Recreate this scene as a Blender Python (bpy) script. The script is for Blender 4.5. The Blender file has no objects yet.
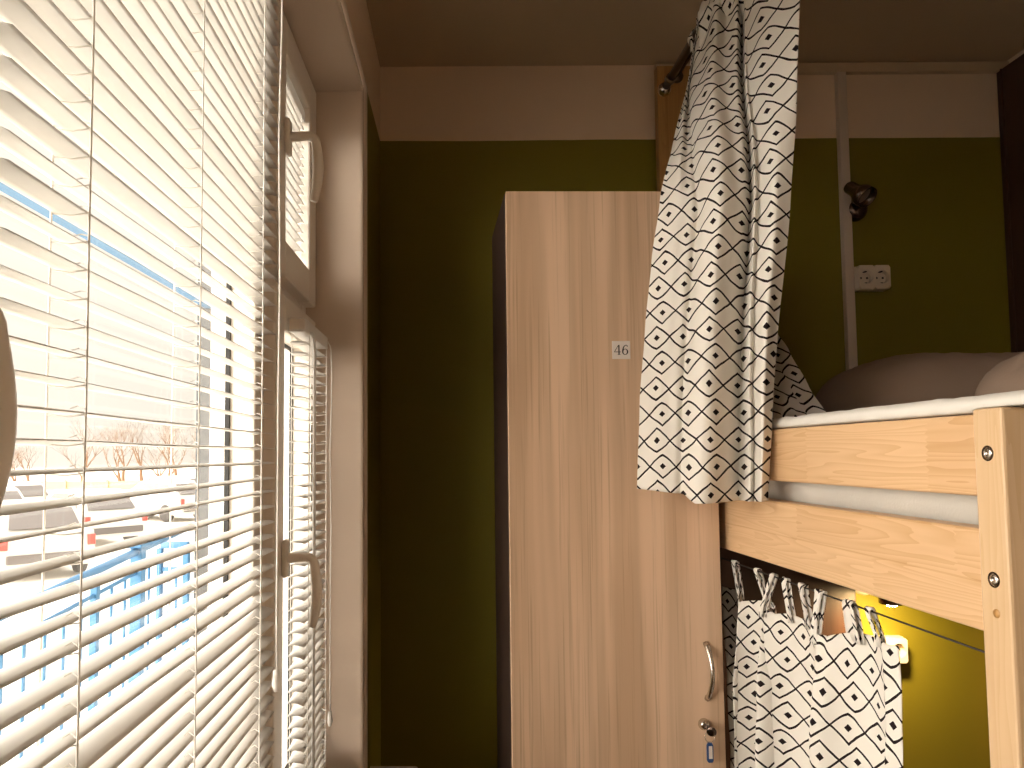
import bpy, bmesh, math, random
from mathutils import Matrix, Vector, noise

random.seed(7)
scene = bpy.context.scene
COL = scene.collection
PI = math.pi

# ------------------------------------------------------------------ camera
H = 1.45                                   # eye height; all z below are measured from the eye
F, PPX, HOR, PITCH, ROLL = 745.0, 445.0, 455.0, math.atan(0.06), -0.0066
PPY = HOR - F * math.tan(PITCH)
cam = bpy.data.cameras.new('camera')
cam.sensor_width = 36.0
cam.lens = F / 1024.0 * 36.0
cam.shift_x = (512.0 - PPX) / 1024.0
cam.shift_y = (PPY - 384.0) / 1024.0
cam.clip_start = 0.02
cam.clip_end = 400.0
camo = bpy.data.objects.new('camera', cam)
COL.objects.link(camo)
camo.matrix_world = (Matrix.Translation((0, 0, H)) @ Matrix.Rotation(PI / 2 + PITCH, 4, 'X')
                     @ Matrix.Rotation(ROLL, 4, 'Z'))
scene.camera = camo

# ------------------------------------------------------------------ colour management
vs = scene.view_settings
vs.view_transform = 'Standard'
vs.look = 'None'
vs.exposure = 0.0
vs.gamma = 1.0
vs.use_curve_mapping = False

# ------------------------------------------------------------------ sky: pale winter haze, much
# brighter low in the south (behind the camera) where the sun stands behind the haze
SKY_BASE = (1.20, 1.09, 0.94)
SKY_GLOW = (1.0, 0.90, 0.79)
GLOW = 13.5
SKY_TOP = (1.0, 0.95, 0.88)
TOP = 3.0
world = bpy.data.worlds.new('winter_sky')
scene.world = world
world.use_nodes = True
nt = world.node_tree
nt.nodes.clear()


def nd(tree, kind, **kw):
    n = tree.nodes.new(kind)
    for k, v in kw.items():
        setattr(n, k, v)
    return n


def mth(tree, op, a, b=None, c=None, clamp=False):
    n = tree.nodes.new('ShaderNodeMath')
    n.operation = op
    n.use_clamp = clamp
    for i, v in enumerate((a, b, c)):
        if v is None:
            continue
        if isinstance(v, (int, float)):
            n.inputs[i].default_value = v
        else:
            tree.links.new(v, n.inputs[i])
    return n.outputs[0]


def smooth(tree, v, lo, hi):
    n = tree.nodes.new('ShaderNodeMapRange')
    n.interpolation_type = 'SMOOTHSTEP'
    tree.links.new(v, n.inputs['Value'])
    n.inputs['From Min'].default_value = lo
    n.inputs['From Max'].default_value = hi
    return n.outputs['Result']


tc = nd(nt, 'ShaderNodeTexCoord')
sx = nd(nt, 'ShaderNodeSeparateXYZ')
nt.links.new(tc.outputs['Generated'], sx.inputs[0])
lobe = smooth(nt, mth(nt, 'MULTIPLY', sx.outputs['Y'], -1.0), -0.50, 0.15)
elev = mth(nt, 'SUBTRACT', 1.0, smooth(nt, sx.outputs['Z'], 0.35, 0.70))
west = smooth(nt, mth(nt, 'MULTIPLY', sx.outputs['X'], -1.0), 0.0, 0.4)
amt = mth(nt, 'MULTIPLY', mth(nt, 'MULTIPLY', lobe, elev), west)
bgA = nd(nt, 'ShaderNodeBackground')
bgA.inputs[0].default_value = SKY_BASE + (1,)
bgB = nd(nt, 'ShaderNodeBackground')
bgB.inputs[0].default_value = SKY_GLOW + (1,)
nt.links.new(mth(nt, 'MULTIPLY', amt, GLOW), bgB.inputs[1])
add = nd(nt, 'ShaderNodeAddShader')
nt.links.new(bgA.outputs[0], add.inputs[0])
nt.links.new(bgB.outputs[0], add.inputs[1])
bgC = nd(nt, 'ShaderNodeBackground')          # the open sky overhead
bgC.inputs[0].default_value = SKY_TOP + (1,)
nt.links.new(mth(nt, 'MULTIPLY', smooth(nt, sx.outputs['Z'], 0.50, 0.75), TOP), bgC.inputs[1])
add2 = nd(nt, 'ShaderNodeAddShader')
nt.links.new(add.outputs[0], add2.inputs[0])
nt.links.new(bgC.outputs[0], add2.inputs[1])
wo = nd(nt, 'ShaderNodeOutputWorld')
nt.links.new(add2.outputs[0], wo.inputs[0])

# ------------------------------------------------------------------ materials


def mat_new(name):
    m = bpy.data.materials.new(name)
    m.use_nodes = True
    t = m.node_tree
    b = t.nodes['Principled BSDF']
    return m, t, b


def mat_plain(name, col, rough=0.5, metal=0.0, var=0.06, scale=8.0, bump=0.0, spec=0.5):
    """one colour with faint procedural unevenness"""
    m, t, b = mat_new(name)
    c = nd(t, 'ShaderNodeTexCoord')
    n = nd(t, 'ShaderNodeTexNoise')
    n.inputs['Scale'].default_value = scale
    n.inputs['Detail'].default_value = 4
    t.links.new(c.outputs['Object'], n.inputs['Vector'])
    mx = nd(t, 'ShaderNodeMix', data_type='RGBA')
    mx.inputs[6].default_value = tuple(max(0, x * (1 - var)) for x in col) + (1,)
    mx.inputs[7].default_value = tuple(min(1, x * (1 + var)) for x in col) + (1,)
    t.links.new(n.outputs['Fac'], mx.inputs[0])
    t.links.new(mx.outputs[2], b.inputs['Base Color'])
    b.inputs['Roughness'].default_value = rough
    b.inputs['Metallic'].default_value = metal
    b.inputs['Specular IOR Level'].default_value = spec
    if bump:
        bp = nd(t, 'ShaderNodeBump')
        bp.inputs['Strength'].default_value = bump
        bp.inputs['Distance'].default_value = 0.002
        n2 = nd(t, 'ShaderNodeTexNoise')
        n2.inputs['Scale'].default_value = scale * 12
        t.links.new(c.outputs['Object'], n2.inputs['Vector'])
        t.links.new(n2.outputs['Fac'], bp.inputs['Height'])
        t.links.new(bp.outputs[0], b.inputs['Normal'])
    return m


def mat_wall(name, upper, lower, zsplit):
    """plaster painted in two colours, the lower one up to a hand-drawn line"""
    m, t, b = mat_new(name)
    g = nd(t, 'ShaderNodeNewGeometry')
    s = nd(t, 'ShaderNodeSeparateXYZ')
    t.links.new(g.outputs['Position'], s.inputs[0])
    n = nd(t, 'ShaderNodeTexNoise')
    n.inputs['Scale'].default_value = 3.0
    t.links.new(g.outputs['Position'], n.inputs['Vector'])
    z = mth(t, 'ADD', s.outputs['Z'], mth(t, 'MULTIPLY', mth(t, 'SUBTRACT', n.outputs['Fac'], 0.5), 0.006))
    f = mth(t, 'GREATER_THAN', z, zsplit)
    mx = nd(t, 'ShaderNodeMix', data_type='RGBA')
    mx.inputs[6].default_value = lower + (1,)
    mx.inputs[7].default_value = upper + (1,)
    t.links.new(f, mx.inputs[0])
    t.links.new(mx.outputs[2], b.inputs['Base Color'])
    b.inputs['Roughness'].default_value = 0.65
    n2 = nd(t, 'ShaderNodeTexNoise')
    n2.inputs['Scale'].default_value = 90.0
    t.links.new(g.outputs['Position'], n2.inputs['Vector'])
    bp = nd(t, 'ShaderNodeBump')
    bp.inputs['Strength'].default_value = 0.12
    bp.inputs['Distance'].default_value = 0.002
    t.links.new(n2.outputs['Fac'], bp.inputs['Height'])
    t.links.new(bp.outputs[0], b.inputs['Normal'])
    return m


def mat_pine(name, axis, lam_axis, lam=0.0555, lam0=0.0, c1=(0.71, 0.475, 0.275), c2=(0.50, 0.275, 0.115), seg=0.37):
    """finger-jointed pine: lamellas along `axis`, each staggered segment with its own tone and grain"""
    m, t, b = mat_new(name)
    c = nd(t, 'ShaderNodeTexCoord')
    s = nd(t, 'ShaderNodeSeparateXYZ')
    t.links.new(c.outputs['Object'], s.inputs[0])
    A, L = s.outputs['XYZ'[axis]], s.outputs['XYZ'[lam_axis]]
    li = mth(t, 'FLOOR', mth(t, 'DIVIDE', mth(t, 'SUBTRACT', L, lam0), lam))
    zig = mth(t, 'MULTIPLY', mth(t, 'PINGPONG', L, 0.004), 1.6)
    si = mth(t, 'FLOOR', mth(t, 'ADD', mth(t, 'DIVIDE', mth(t, 'ADD', A, zig), seg), mth(t, 'MULTIPLY', li, 0.437)))
    wn = nd(t, 'ShaderNodeTexWhiteNoise', noise_dimensions='2D')
    cb = nd(t, 'ShaderNodeCombineXYZ')
    t.links.new(li, cb.inputs[0])
    t.links.new(si, cb.inputs[1])
    t.links.new(cb.outputs[0], wn.inputs['Vector'])
    # grain: coordinates squeezed across, stretched along, shifted per segment
    mp = nd(t, 'ShaderNodeMapping')
    sc = [26.0, 26.0, 26.0]
    sc[axis] = 1.6
    mp.inputs['Scale'].default_value = sc
    t.links.new(c.outputs['Object'], mp.inputs['Vector'])
    off = nd(t, 'ShaderNodeVectorMath', operation='SCALE')
    t.links.new(wn.outputs['Color'], off.inputs[0])
    off.inputs['Scale'].default_value = 17.0
    ad = nd(t, 'ShaderNodeVectorMath', operation='ADD')
    t.links.new(mp.outputs[0], ad.inputs[0])
    t.links.new(off.outputs[0], ad.inputs[1])
    n = nd(t, 'ShaderNodeTexNoise')
    n.inputs['Scale'].default_value = 0.55
    n.inputs['Detail'].default_value = 3
    t.links.new(ad.outputs[0], n.inputs['Vector'])
    rings = mth(t, 'POWER', mth(t, 'FRACT', mth(t, 'MULTIPLY', n.outputs['Fac'], 24.0)), 1.6)
    fine = nd(t, 'ShaderNodeTexNoise')
    fine.inputs['Scale'].default_value = 7.0
    t.links.new(ad.outputs[0], fine.inputs['Vector'])
    # knots
    mk = nd(t, 'ShaderNodeMapping')
    sk = [7.0, 7.0, 7.0]
    sk[axis] = 3.2
    mk.inputs['Scale'].default_value = sk
    t.links.new(c.outputs['Object'], mk.inputs['Vector'])
    vo = nd(t, 'ShaderNodeTexVoronoi')
    vo.inputs['Scale'].default_value = 1.0
    t.links.new(mk.outputs[0], vo.inputs['Vector'])
    kn = mth(t, 'SUBTRACT', 1.0, smooth(t, vo.outputs['Distance'], 0.02, 0.075))
    fac = mth(t, 'ADD', mth(t, 'MULTIPLY', rings, 0.42), mth(t, 'MULTIPLY', fine.outputs['Fac'], 0.22))
    fac = mth(t, 'ADD', fac, mth(t, 'MULTIPLY', mth(t, 'SUBTRACT', wn.outputs['Value'], 0.5), 0.42))
    lf = mth(t, 'SUBTRACT', mth(t, 'DIVIDE', mth(t, 'SUBTRACT', L, lam0), lam), li)
    seam = mth(t, 'LESS_THAN', mth(t, 'ABSOLUTE', mth(t, 'SUBTRACT', lf, 0.5)), 0.478)
    fac = mth(t, 'ADD', fac, mth(t, 'MULTIPLY', mth(t, 'SUBTRACT', 1.0, seam), 0.35))
    fac = mth(t, 'ADD', fac, mth(t, 'MULTIPLY', kn, 0.8), clamp=True)
    mx = nd(t, 'ShaderNodeMix', data_type='RGBA')
    mx.inputs[6].default_value = c1 + (1,)
    mx.inputs[7].default_value = c2 + (1,)
    t.links.new(fac, mx.inputs[0])
    t.links.new(mx.outputs[2], b.inputs['Base Color'])
    b.inputs['Roughness'].default_value = 0.42
    return m


def mat_laminate(name, c1, c2, c3):
    """wood-print laminate with vertical streaks"""
    m, t, b = mat_new(name)
    c = nd(t, 'ShaderNodeTexCoord')

    def streak(sx_, sz, detail, dist=0.0):
        mp = nd(t, 'ShaderNodeMapping')
        mp.inputs['Scale'].default_value = (sx_, sx_, sz)
        t.links.new(c.outputs['Object'], mp.inputs['Vector'])
        n = nd(t, 'ShaderNodeTexNoise')
        n.inputs['Scale'].default_value = 1.0
        n.inputs['Detail'].default_value = detail
        n.inputs['Distortion'].default_value = dist
        t.links.new(mp.outputs[0], n.inputs['Vector'])
        return n.outputs['Fac']
    broad = smooth(t, streak(17.0, 0.9, 2, 0.4), 0.36, 0.64)
    fine = streak(210.0, 3.0, 3)
    mx = nd(t, 'ShaderNodeMix', data_type='RGBA')
    mx.inputs[6].default_value = c1 + (1,)
    mx.inputs[7].default_value = c2 + (1,)
    t.links.new(broad, mx.inputs[0])
    m2 = nd(t, 'ShaderNodeMix', data_type='RGBA')
    t.links.new(mth(t, 'MULTIPLY', smooth(t, fine, 0.52, 0.75), 0.55), m2.inputs[0])
    t.links.new(mx.outputs[2], m2.inputs[6])
    m2.inputs[7].default_value = c3 + (1,)
    t.links.new(m2.outputs[2], b.inputs['Base Color'])
    b.inputs['Roughness'].default_value = 0.5
    return m


def mat_cloth(name):
    """off-white cotton printed with rows of wobbly black diamonds, each with a dot"""
    m, t, b = mat_new(name)
    uv = nd(t, 'ShaderNodeUVMap')
    s = nd(t, 'ShaderNodeSeparateXYZ')
    t.links.new(uv.outputs[0], s.inputs[0])
    wob = nd(t, 'ShaderNodeTexNoise')
    wob.inputs['Scale'].default_value = 22.0
    t.links.new(uv.outputs[0], wob.inputs['Vector'])
    v = mth(t, 'ADD', mth(t, 'DIVIDE', s.outputs['Y'], 0.0485),
            mth(t, 'MULTIPLY', mth(t, 'SUBTRACT', wob.outputs['Fac'], 0.5), 0.22))
    row = mth(t, 'FLOOR', v)
    fv = mth(t, 'SUBTRACT', mth(t, 'SUBTRACT', v, row), 0.5)
    odd = mth(t, 'MODULO', mth(t, 'ABSOLUTE', row), 2.0)
    u = mth(t, 'ADD', mth(t, 'DIVIDE', s.outputs['X'], 0.055), mth(t, 'MULTIPLY', odd, 0.22))
    fu = mth(t, 'FRACT', mth(t, 'ADD', u, 100.0))
    d = mth(t, 'ABSOLUTE', mth(t, 'SUBTRACT', fu, 0.5))
    tri = mth(t, 'MULTIPLY', mth(t, 'SUBTRACT', 0.5, d), 0.92)
    sn = mth(t, 'MULTIPLY', mth(t, 'COSINE', mth(t, 'MULTIPLY', d, PI)), 0.42)
    low = mth(t, 'LESS_THAN', fv, 0.0)
    rnd = mth(t, 'ABSOLUTE', mth(t, 'SUBTRACT', odd, low))       # rounded below on one row, above on the next
    prof = mth(t, 'ADD', mth(t, 'MULTIPLY', tri, mth(t, 'SUBTRACT', 1.0, mth(t, 'MULTIPLY', rnd, 0.55))),
               mth(t, 'MULTIPLY', mth(t, 'MULTIPLY', sn, rnd), 0.55))
    line = mth(t, 'LESS_THAN', mth(t, 'ABSOLUTE', mth(t, 'SUBTRACT', mth(t, 'ABSOLUTE', fv), prof)), 0.044)
    dot = mth(t, 'LESS_THAN', mth(t, 'ADD', mth(t, 'MULTIPLY', d, 1.05), mth(t, 'ABSOLUTE', fv)), 0.125)
    ink = mth(t, 'MAXIMUM', line, dot)
    mx = nd(t, 'ShaderNodeMix', data_type='RGBA')
    mx.inputs[6].default_value = (0.89, 0.845, 0.78, 1)
    mx.inputs[7].default_value = (0.018, 0.012, 0.012, 1)
    t.links.new(ink, mx.inputs[0])
    t.links.new(mx.outputs[2], b.inputs['Base Color'])
    b.inputs['Roughness'].default_value = 0.9
    b.inputs['Specular IOR Level'].default_value = 0.1
    tr = nd(t, 'ShaderNodeBsdfTranslucent')
    t.links.new(mx.outputs[2], tr.inputs[0])
    ms = nd(t, 'ShaderNodeMixShader')
    ms.inputs[0].default_value = 0.18
    t.links.new(b.outputs[0], ms.inputs[1])
    t.links.new(tr.outputs[0], ms.inputs[2])
    wv = nd(t, 'ShaderNodeTexNoise')
    wv.inputs['Scale'].default_value = 500.0
    t.links.new(uv.outputs[0], wv.inputs['Vector'])
    bp = nd(t, 'ShaderNodeBump')
    bp.inputs['Strength'].default_value = 0.15
    bp.inputs['Distance'].default_value = 0.001
    t.links.new(wv.outputs['Fac'], bp.inputs['Height'])
    t.links.new(bp.outputs[0], b.inputs['Normal'])
    t.links.new(ms.outputs[0], t.nodes['Material Output'].inputs[0])
    return m


def mat_glass(name):
    """thin window pane: clear with a faint fresnel reflection"""
    m, t, b = mat_new(name)
    t.nodes.remove(b)
    tr = nd(t, 'ShaderNodeBsdfTransparent')
    tr.inputs[0].default_value = (0.99, 0.995, 0.99, 1)
    gl = nd(t, 'ShaderNodeBsdfGlossy')
    gl.inputs['Roughness'].default_value = 0.02
    lw = nd(t, 'ShaderNodeLayerWeight')
    lw.inputs['Blend'].default_value = 0.5
    ms = nd(t, 'ShaderNodeMixShader')
    t.links.new(mth(t, 'ADD', mth(t, 'MULTIPLY', mth(t, 'POWER', lw.outputs['Facing'], 4.0), 0.35), 0.02), ms.inputs[0])
    t.links.new(tr.outputs[0], ms.inputs[1])
    t.links.new(gl.outputs[0], ms.inputs[2])
    t.links.new(ms.outputs[0], t.nodes['Material Output'].inputs[0])
    return m


def mat_slat(name, col):
    """thin white plastic: mostly reflects, lets a little daylight through"""
    m = mat_plain(name, col, 0.35, scale=30, var=0.03)
    t = m.node_tree
    tr = nd(t, 'ShaderNodeBsdfTranslucent')
    tr.inputs[0].default_value = col + (1,)
    ms = nd(t, 'ShaderNodeMixShader')
    ms.inputs[0].default_value = 0.22
    t.links.new(t.nodes['Principled BSDF'].outputs[0], ms.inputs[1])
    t.links.new(tr.outputs[0], ms.inputs[2])
    t.links.new(ms.outputs[0], t.nodes['Material Output'].inputs[0])
    return m


def mat_emit(name, col, strength):
    m, t, b = mat_new(name)
    b.inputs['Emission Color'].default_value = col + (1,)
    b.inputs['Emission Strength'].default_value = strength
    b.inputs['Base Color'].default_value = (0.9, 0.85, 0.7, 1)
    return m


WALL_UP = (0.84, 0.64, 0.47)
WALL_GREEN = (0.21, 0.170, 0.006)
M = dict(
    wall=mat_wall('two_tone_wall_paint', WALL_UP, WALL_GREEN, H + 0.888),
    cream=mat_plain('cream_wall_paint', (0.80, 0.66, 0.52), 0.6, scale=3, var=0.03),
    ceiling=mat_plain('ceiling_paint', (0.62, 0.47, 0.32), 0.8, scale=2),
    floor=mat_plain('brown_linoleum', (0.30, 0.19, 0.11), 0.5, scale=5),
    pvc=mat_plain('white_window_plastic', (0.86, 0.79, 0.71), 0.35, scale=3, var=0.02),
    plaster=mat_plain('reveal_plaster', (0.70, 0.57, 0.46), 0.6, scale=3, var=0.03),
    gasket=mat_plain('black_rubber', (0.012, 0.011, 0.010), 0.6),
    slat=mat_slat('white_blind_slats', (0.88, 0.86, 0.83)),
    cord=mat_slat('white_cord', (0.90, 0.87, 0.82)),
    glass=mat_glass('window_glass'),
    pine_y=mat_pine('pine_rail_wood', 1, 2, lam0=-0.0005),
    pine_z=mat_pine('pine_post_wood', 2, 0, lam=0.07, seg=2.5, c1=(0.68, 0.485, 0.30), c2=(0.57, 0.365, 0.185)),
    pine_x=mat_pine('pine_cross_wood', 0, 1, lam=0.07, seg=0.5),
    board=mat_pine('varnished_board_wood', 2, 0, lam=0.2, seg=3.0, c1=(0.50, 0.27, 0.09), c2=(0.36, 0.17, 0.05)),
    laminate=mat_laminate('oak_print_laminate', (0.77, 0.54, 0.37), (0.585, 0.39, 0.25), (0.42, 0.265, 0.155)),
    wenge=mat_laminate('dark_brown_laminate', (0.032, 0.015, 0.009), (0.024, 0.011, 0.007), (0.015, 0.007, 0.004)),
    darkwood=mat_laminate('dark_wood_panel_veneer', (0.060, 0.022, 0.012), (0.045, 0.016, 0.009), (0.03, 0.010, 0.006)),
    cloth=mat_cloth('diamond_print_cotton'),
    chrome=mat_plain('polished_metal', (0.62, 0.56, 0.50), 0.18, 1.0, var=0.02),
    bronze=mat_plain('dark_metal_tube', (0.20, 0.15, 0.10), 0.3, 1.0),
    darkmetal=mat_plain('dark_chrome', (0.16, 0.12, 0.10), 0.22, 1.0),
    plastic=mat_plain('cream_plastic', (0.78, 0.66, 0.52), 0.4, var=0.02),
    black=mat_plain('black_ink', (0.02, 0.014, 0.012), 0.6),
    paper=mat_plain('paper_label', (0.74, 0.66, 0.60), 0.7, var=0.02),
    blue=mat_plain('blue_plastic', (0.025, 0.07, 0.20), 0.35),
    mattress=mat_plain('white_mattress_ticking', (0.58, 0.55, 0.50), 0.9, scale=20, bump=0.3),
    sheet=mat_plain('white_bed_sheet', (0.70, 0.67, 0.62), 0.9, scale=20, bump=0.2),
    pillow=mat_plain('grey_brown_pillowcase', (0.30, 0.21, 0.155), 0.9, scale=10, bump=0.2),
    snow=mat_plain('snow', (0.86, 0.82, 0.76), 0.9, scale=1.5, var=0.05),
    bluepaint=mat_plain('blue_rail_paint', (0.07, 0.22, 0.42), 0.5),
    column=mat_plain('grey_blue_column_paint', (0.055, 0.064, 0.075), 0.7, scale=2),
    white_render=mat_plain('grey_facade_render', (0.80, 0.79, 0.76), 0.9, scale=9, var=0.12),
    bark=mat_plain('brown_bark', (0.26, 0.15, 0.085), 0.9, scale=3, var=0.2),
    fence=mat_plain('tan_fence_boards', (0.62, 0.42, 0.25), 0.8),
    car_silver=mat_plain('frosted_silver_car_paint', (0.62, 0.59, 0.55), 0.4),
    car_white=mat_plain('snowy_white_car_paint', (0.76, 0.73, 0.68), 0.5),
    car_grey=mat_plain('grey_car_paint', (0.42, 0.39, 0.36), 0.4),
    car_glass=mat_plain('dark_car_glass', (0.16, 0.14, 0.13), 0.15),
    tyre=mat_plain('tyre_rubber', (0.10, 0.09, 0.085), 0.8),
    red=mat_plain('red_tail_light', (0.75, 0.10, 0.08), 0.3),
    bulb=mat_emit('lit_warm_bulb', (1.0, 0.74, 0.34), 850.0),
    bulb_off=mat_plain('unlit_frosted_bulb', (0.30, 0.22, 0.17), 0.3),
)

# ------------------------------------------------------------------ mesh helpers (all coordinates in a frame
# whose origin is under the eye; BED and WIN are turned a little, as the furniture in the room is)
BED, WIN, ROOM = 0.02, -0.02, 0.0


def box(bm, x0, x1, y0, y1, z0, z1):
    v = [bm.verts.new((x, y, z)) for x in (x0, x1) for y in (y0, y1) for z in (z0, z1)]
    for f in ((0, 1, 3, 2), (4, 6, 7, 5), (0, 4, 5, 1), (2, 3, 7, 6), (0, 2, 6, 4), (1, 5, 7, 3)):
        bm.faces.new([v[i] for i in f])
    return v


def mkbox(*a):
    bm = bmesh.new()
    box(bm, *a)
    return bm


def tube(bm, pts, r, n=8, caps=True, squash=None):
    pts = [Vector(p) for p in pts]
    rs = r if isinstance(r, (list, tuple)) else [r] * len(pts)
    rings = []
    prev = None
    for i, p in enumerate(pts):
        d = (pts[min(i + 1, len(pts) - 1)] - pts[max(i - 1, 0)]).normalized()
        if prev is None:
            a = Vector((0, 0, 1)) if abs(d.z) < 0.9 else Vector((1, 0, 0))
            s = d.cross(a).normalized()
        else:
            s = (prev - d * prev.dot(d)).normalized()
        prev = s
        w = d.cross(s)
        k = squash if squash else 1.0
        rings.append([bm.verts.new(p + (s * math.cos(2 * PI * j / n) + w * math.sin(2 * PI * j / n) * k) * rs[i]) for j in range(n)])
    for a, b in zip(rings, rings[1:]):
        for j in range(n):
            bm.faces.new((a[j], a[(j + 1) % n], b[(j + 1) % n], b[j]))
    if caps:
        bm.faces.new(rings[0][::-1])
        bm.faces.new(rings[-1])
    return rings


def mktube(*a, **k):
    bm = bmesh.new()
    tube(bm, *a, **k)
    return bm


def lathe(bm, prof, origin, axis, n=24):
    """profile of (radius, distance) turned about `axis` from `origin`"""
    o, d = Vector(origin), Vector(axis).normalized()
    a = Vector((0, 0, 1)) if abs(d.z) < 0.9 else Vector((1, 0, 0))
    s = d.cross(a).normalized()
    w = d.cross(s)
    rings = []
    for r, h in prof:
        if r < 1e-6:
            rings.append([bm.verts.new(o + d * h)])
        else:
            rings.append([bm.verts.new(o + d * h + (s * math.cos(2 * PI * j / n) + w * math.sin(2 * PI * j / n)) * r) for j in range(n)])
    for p, q in zip(rings, rings[1:]):
        for j in range(n):
            k = (j + 1) % n
            if len(p) == 1 and len(q) == 1:
                continue
            if len(p) == 1:
                bm.faces.new((p[0], q[k], q[j]))
            elif len(q) == 1:
                bm.faces.new((p[j], p[k], q[0]))
            else:
                bm.faces.new((p[j], p[k], q[k], q[j]))


def mklathe(*a, **k):
    bm = bmesh.new()
    lathe(bm, *a, **k)
    return bm


def prism(bm, poly, y0, y1, hole=None):
    """polygon in x,z pushed from y0 to y1 (optionally ring with a hole of equal point count)"""
    n = len(poly)
    f = [bm.verts.new((x, y0, z)) for x, z in poly]
    g = [bm.verts.new((x, y1, z)) for x, z in poly]
    for j in range(n):
        k = (j + 1) % n
        bm.faces.new((f[j], f[k], g[k], g[j]))
    if hole is None:
        bm.faces.new(f)
        bm.faces.new(g[::-1])
    else:
        hf = [bm.verts.new((x, y0, z)) for x, z in hole]
        hg = [bm.verts.new((x, y1, z)) for x, z in hole]
        for j in range(n):
            k = (j + 1) % n
            bm.faces.new((f[j], f[k], hf[k], hf[j]))
            bm.faces.new((g[j], hg[j], hg[k], g[k]))
            bm.faces.new((hf[j], hf[k], hg[k], hg[j]))


def link(name, bm, mat, bevel=0.0, smooth_=False, subsurf=0, solid=0.0, recalc=True):
    if recalc:
        bmesh.ops.recalc_face_normals(bm, faces=bm.faces[:])
    if smooth_:
        for f in bm.faces:
            f.smooth = True
    me = bpy.data.meshes.new(name)
    bm.to_mesh(me)
    bm.free()
    me.materials.append(mat)
    o = bpy.data.objects.new(name, me)
    COL.objects.link(o)
    if solid:
        md = o.modifiers.new('thickness', 'SOLIDIFY')
        md.thickness = solid
        md.offset = 0
    if bevel:
        md = o.modifiers.new('edge', 'BEVEL')
        md.width = bevel
        md.segments = 2
        md.limit_method = 'ANGLE'
        md.harden_normals = False
    if subsurf:
        md = o.modifiers.new('smooth', 'SUBSURF')
        md.levels = subsurf
        md.render_levels = subsurf
    return o


def props(o, label, cat, group=None, kind=None):
    if label:
        o['label'] = label
    if cat:
        o['category'] = cat
    if group:
        o['group'] = group
    if kind:
        o['kind'] = kind
    return o


class Thing:
    """an Empty at the base of a thing, its parts meshes of their own"""

    def __init__(self, name, label, cat, rot, origin, group=None, kind=None):
        self.o = bpy.data.objects.new(name, None)
        self.o.empty_display_size = 0.05
        COL.objects.link(self.o)
        self.rot, self.org = rot, Vector(origin)
        self.o.location = (Matrix.Rotation(rot, 3, 'Z') @ self.org) + Vector((0, 0, H))
        self.o.rotation_euler = (0, 0, rot)
        props(self.o, label, cat, group, kind)

    def part(self, name, bm, mat, parent=None, label=None, **k):
        bmesh.ops.translate(bm, verts=bm.verts[:], vec=-self.org)
        p = link(name, bm, mat, **k)
        p.parent = parent if parent else self.o
        if label:
            p['label'] = label
        return p


def single(name, bm, mat, rot, origin, label=None, cat=None, group=None, kind=None, **k):
    """a thing (or a piece of the setting) that is one mesh"""
    org = Vector(origin)
    bmesh.ops.translate(bm, verts=bm.verts[:], vec=-org)
    o = link(name, bm, mat, **k)
    o.location = (Matrix.Rotation(rot, 3, 'Z') @ org) + Vector((0, 0, H))
    o.rotation_euler = (0, 0, rot)
    return props(o, label, cat, group, kind)


def copy_tree(o, parent=None):
    c = o.copy()
    COL.objects.link(c)
    c.parent = parent
    for ch in list(o.children):
        copy_tree(ch, c)
    return c


def struct(name, bm, mat, rot=ROOM, origin=(0, 0, -H), **k):
    return single(name, bm, mat, rot, origin, kind='structure', **k)


# ------------------------------------------------------------------ the room
ZC = 1.105                       # ceiling above the eye
YB, YF, XR = 2.06, -2.70, 1.600
WX = -0.22                       # inner face of the window wall (WIN frame)
SILL, HEAD = -0.74, 0.845
W1 = (0.25, 1.67)                # window in the photo, along the wall
W2 = (-1.30, -0.15)              # unseen neighbour beside the camera, added to let in more daylight

struct('floor', mkbox(-0.50, XR + 0.1, YF - 0.1, YB + 0.1, -H - 0.1, -H), M['floor'])
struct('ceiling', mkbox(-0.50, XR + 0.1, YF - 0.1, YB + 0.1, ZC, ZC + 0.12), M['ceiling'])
struct('wall_back', mkbox(-0.40, XR + 0.1, YB, YB + 0.1, -H, ZC), M['wall'])
struct('wall_front', mkbox(-0.50, XR + 0.1, YF - 0.1, YF, -H, ZC), M['cream'])
struct('wall_right', mkbox(XR, XR + 0.1, YF, YB, -H, ZC), M['cream'])
bm = bmesh.new()
XO = -0.535
for y0, y1, z0, z1 in ((YF - 0.1, W2[0], -H, ZC), (W2[1], W1[0], -H, ZC), (W2[0], W2[1], -H, SILL), (W2[0], W2[1], HEAD, ZC), (W1[1], YB + 0.05, -H, ZC), (W1[0], W1[1], -H, SILL), (W1[0], W1[1], HEAD, ZC)):
    box(bm, XO, WX, y0, y1, z0, z1)
struct('wall_left', bm, M['wall'], WIN)
# plastered reveal lining with a rounded corner bead round the opening
bm = bmesh.new()
box(bm, -0.385, WX + 0.004, W1[1] - 0.012, W1[1] + 0.010, SILL, HEAD + 0.010)
box(bm, -0.385, WX + 0.004, W1[0], W1[1] - 0.012, HEAD - 0.012, HEAD + 0.010)
struct('trim_1', bm, M['plaster'], WIN, bevel=0.006)
bm = bmesh.new()
tube(bm, [(WX + 0.004, W1[1] + 0.006, SILL), (WX + 0.004, W1[1] + 0.006, HEAD + 0.006), (WX + 0.004, W1[0], HEAD + 0.006)], 0.0075, 10)
struct('trim_2', bm, M['plaster'], WIN, smooth_=True)

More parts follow.
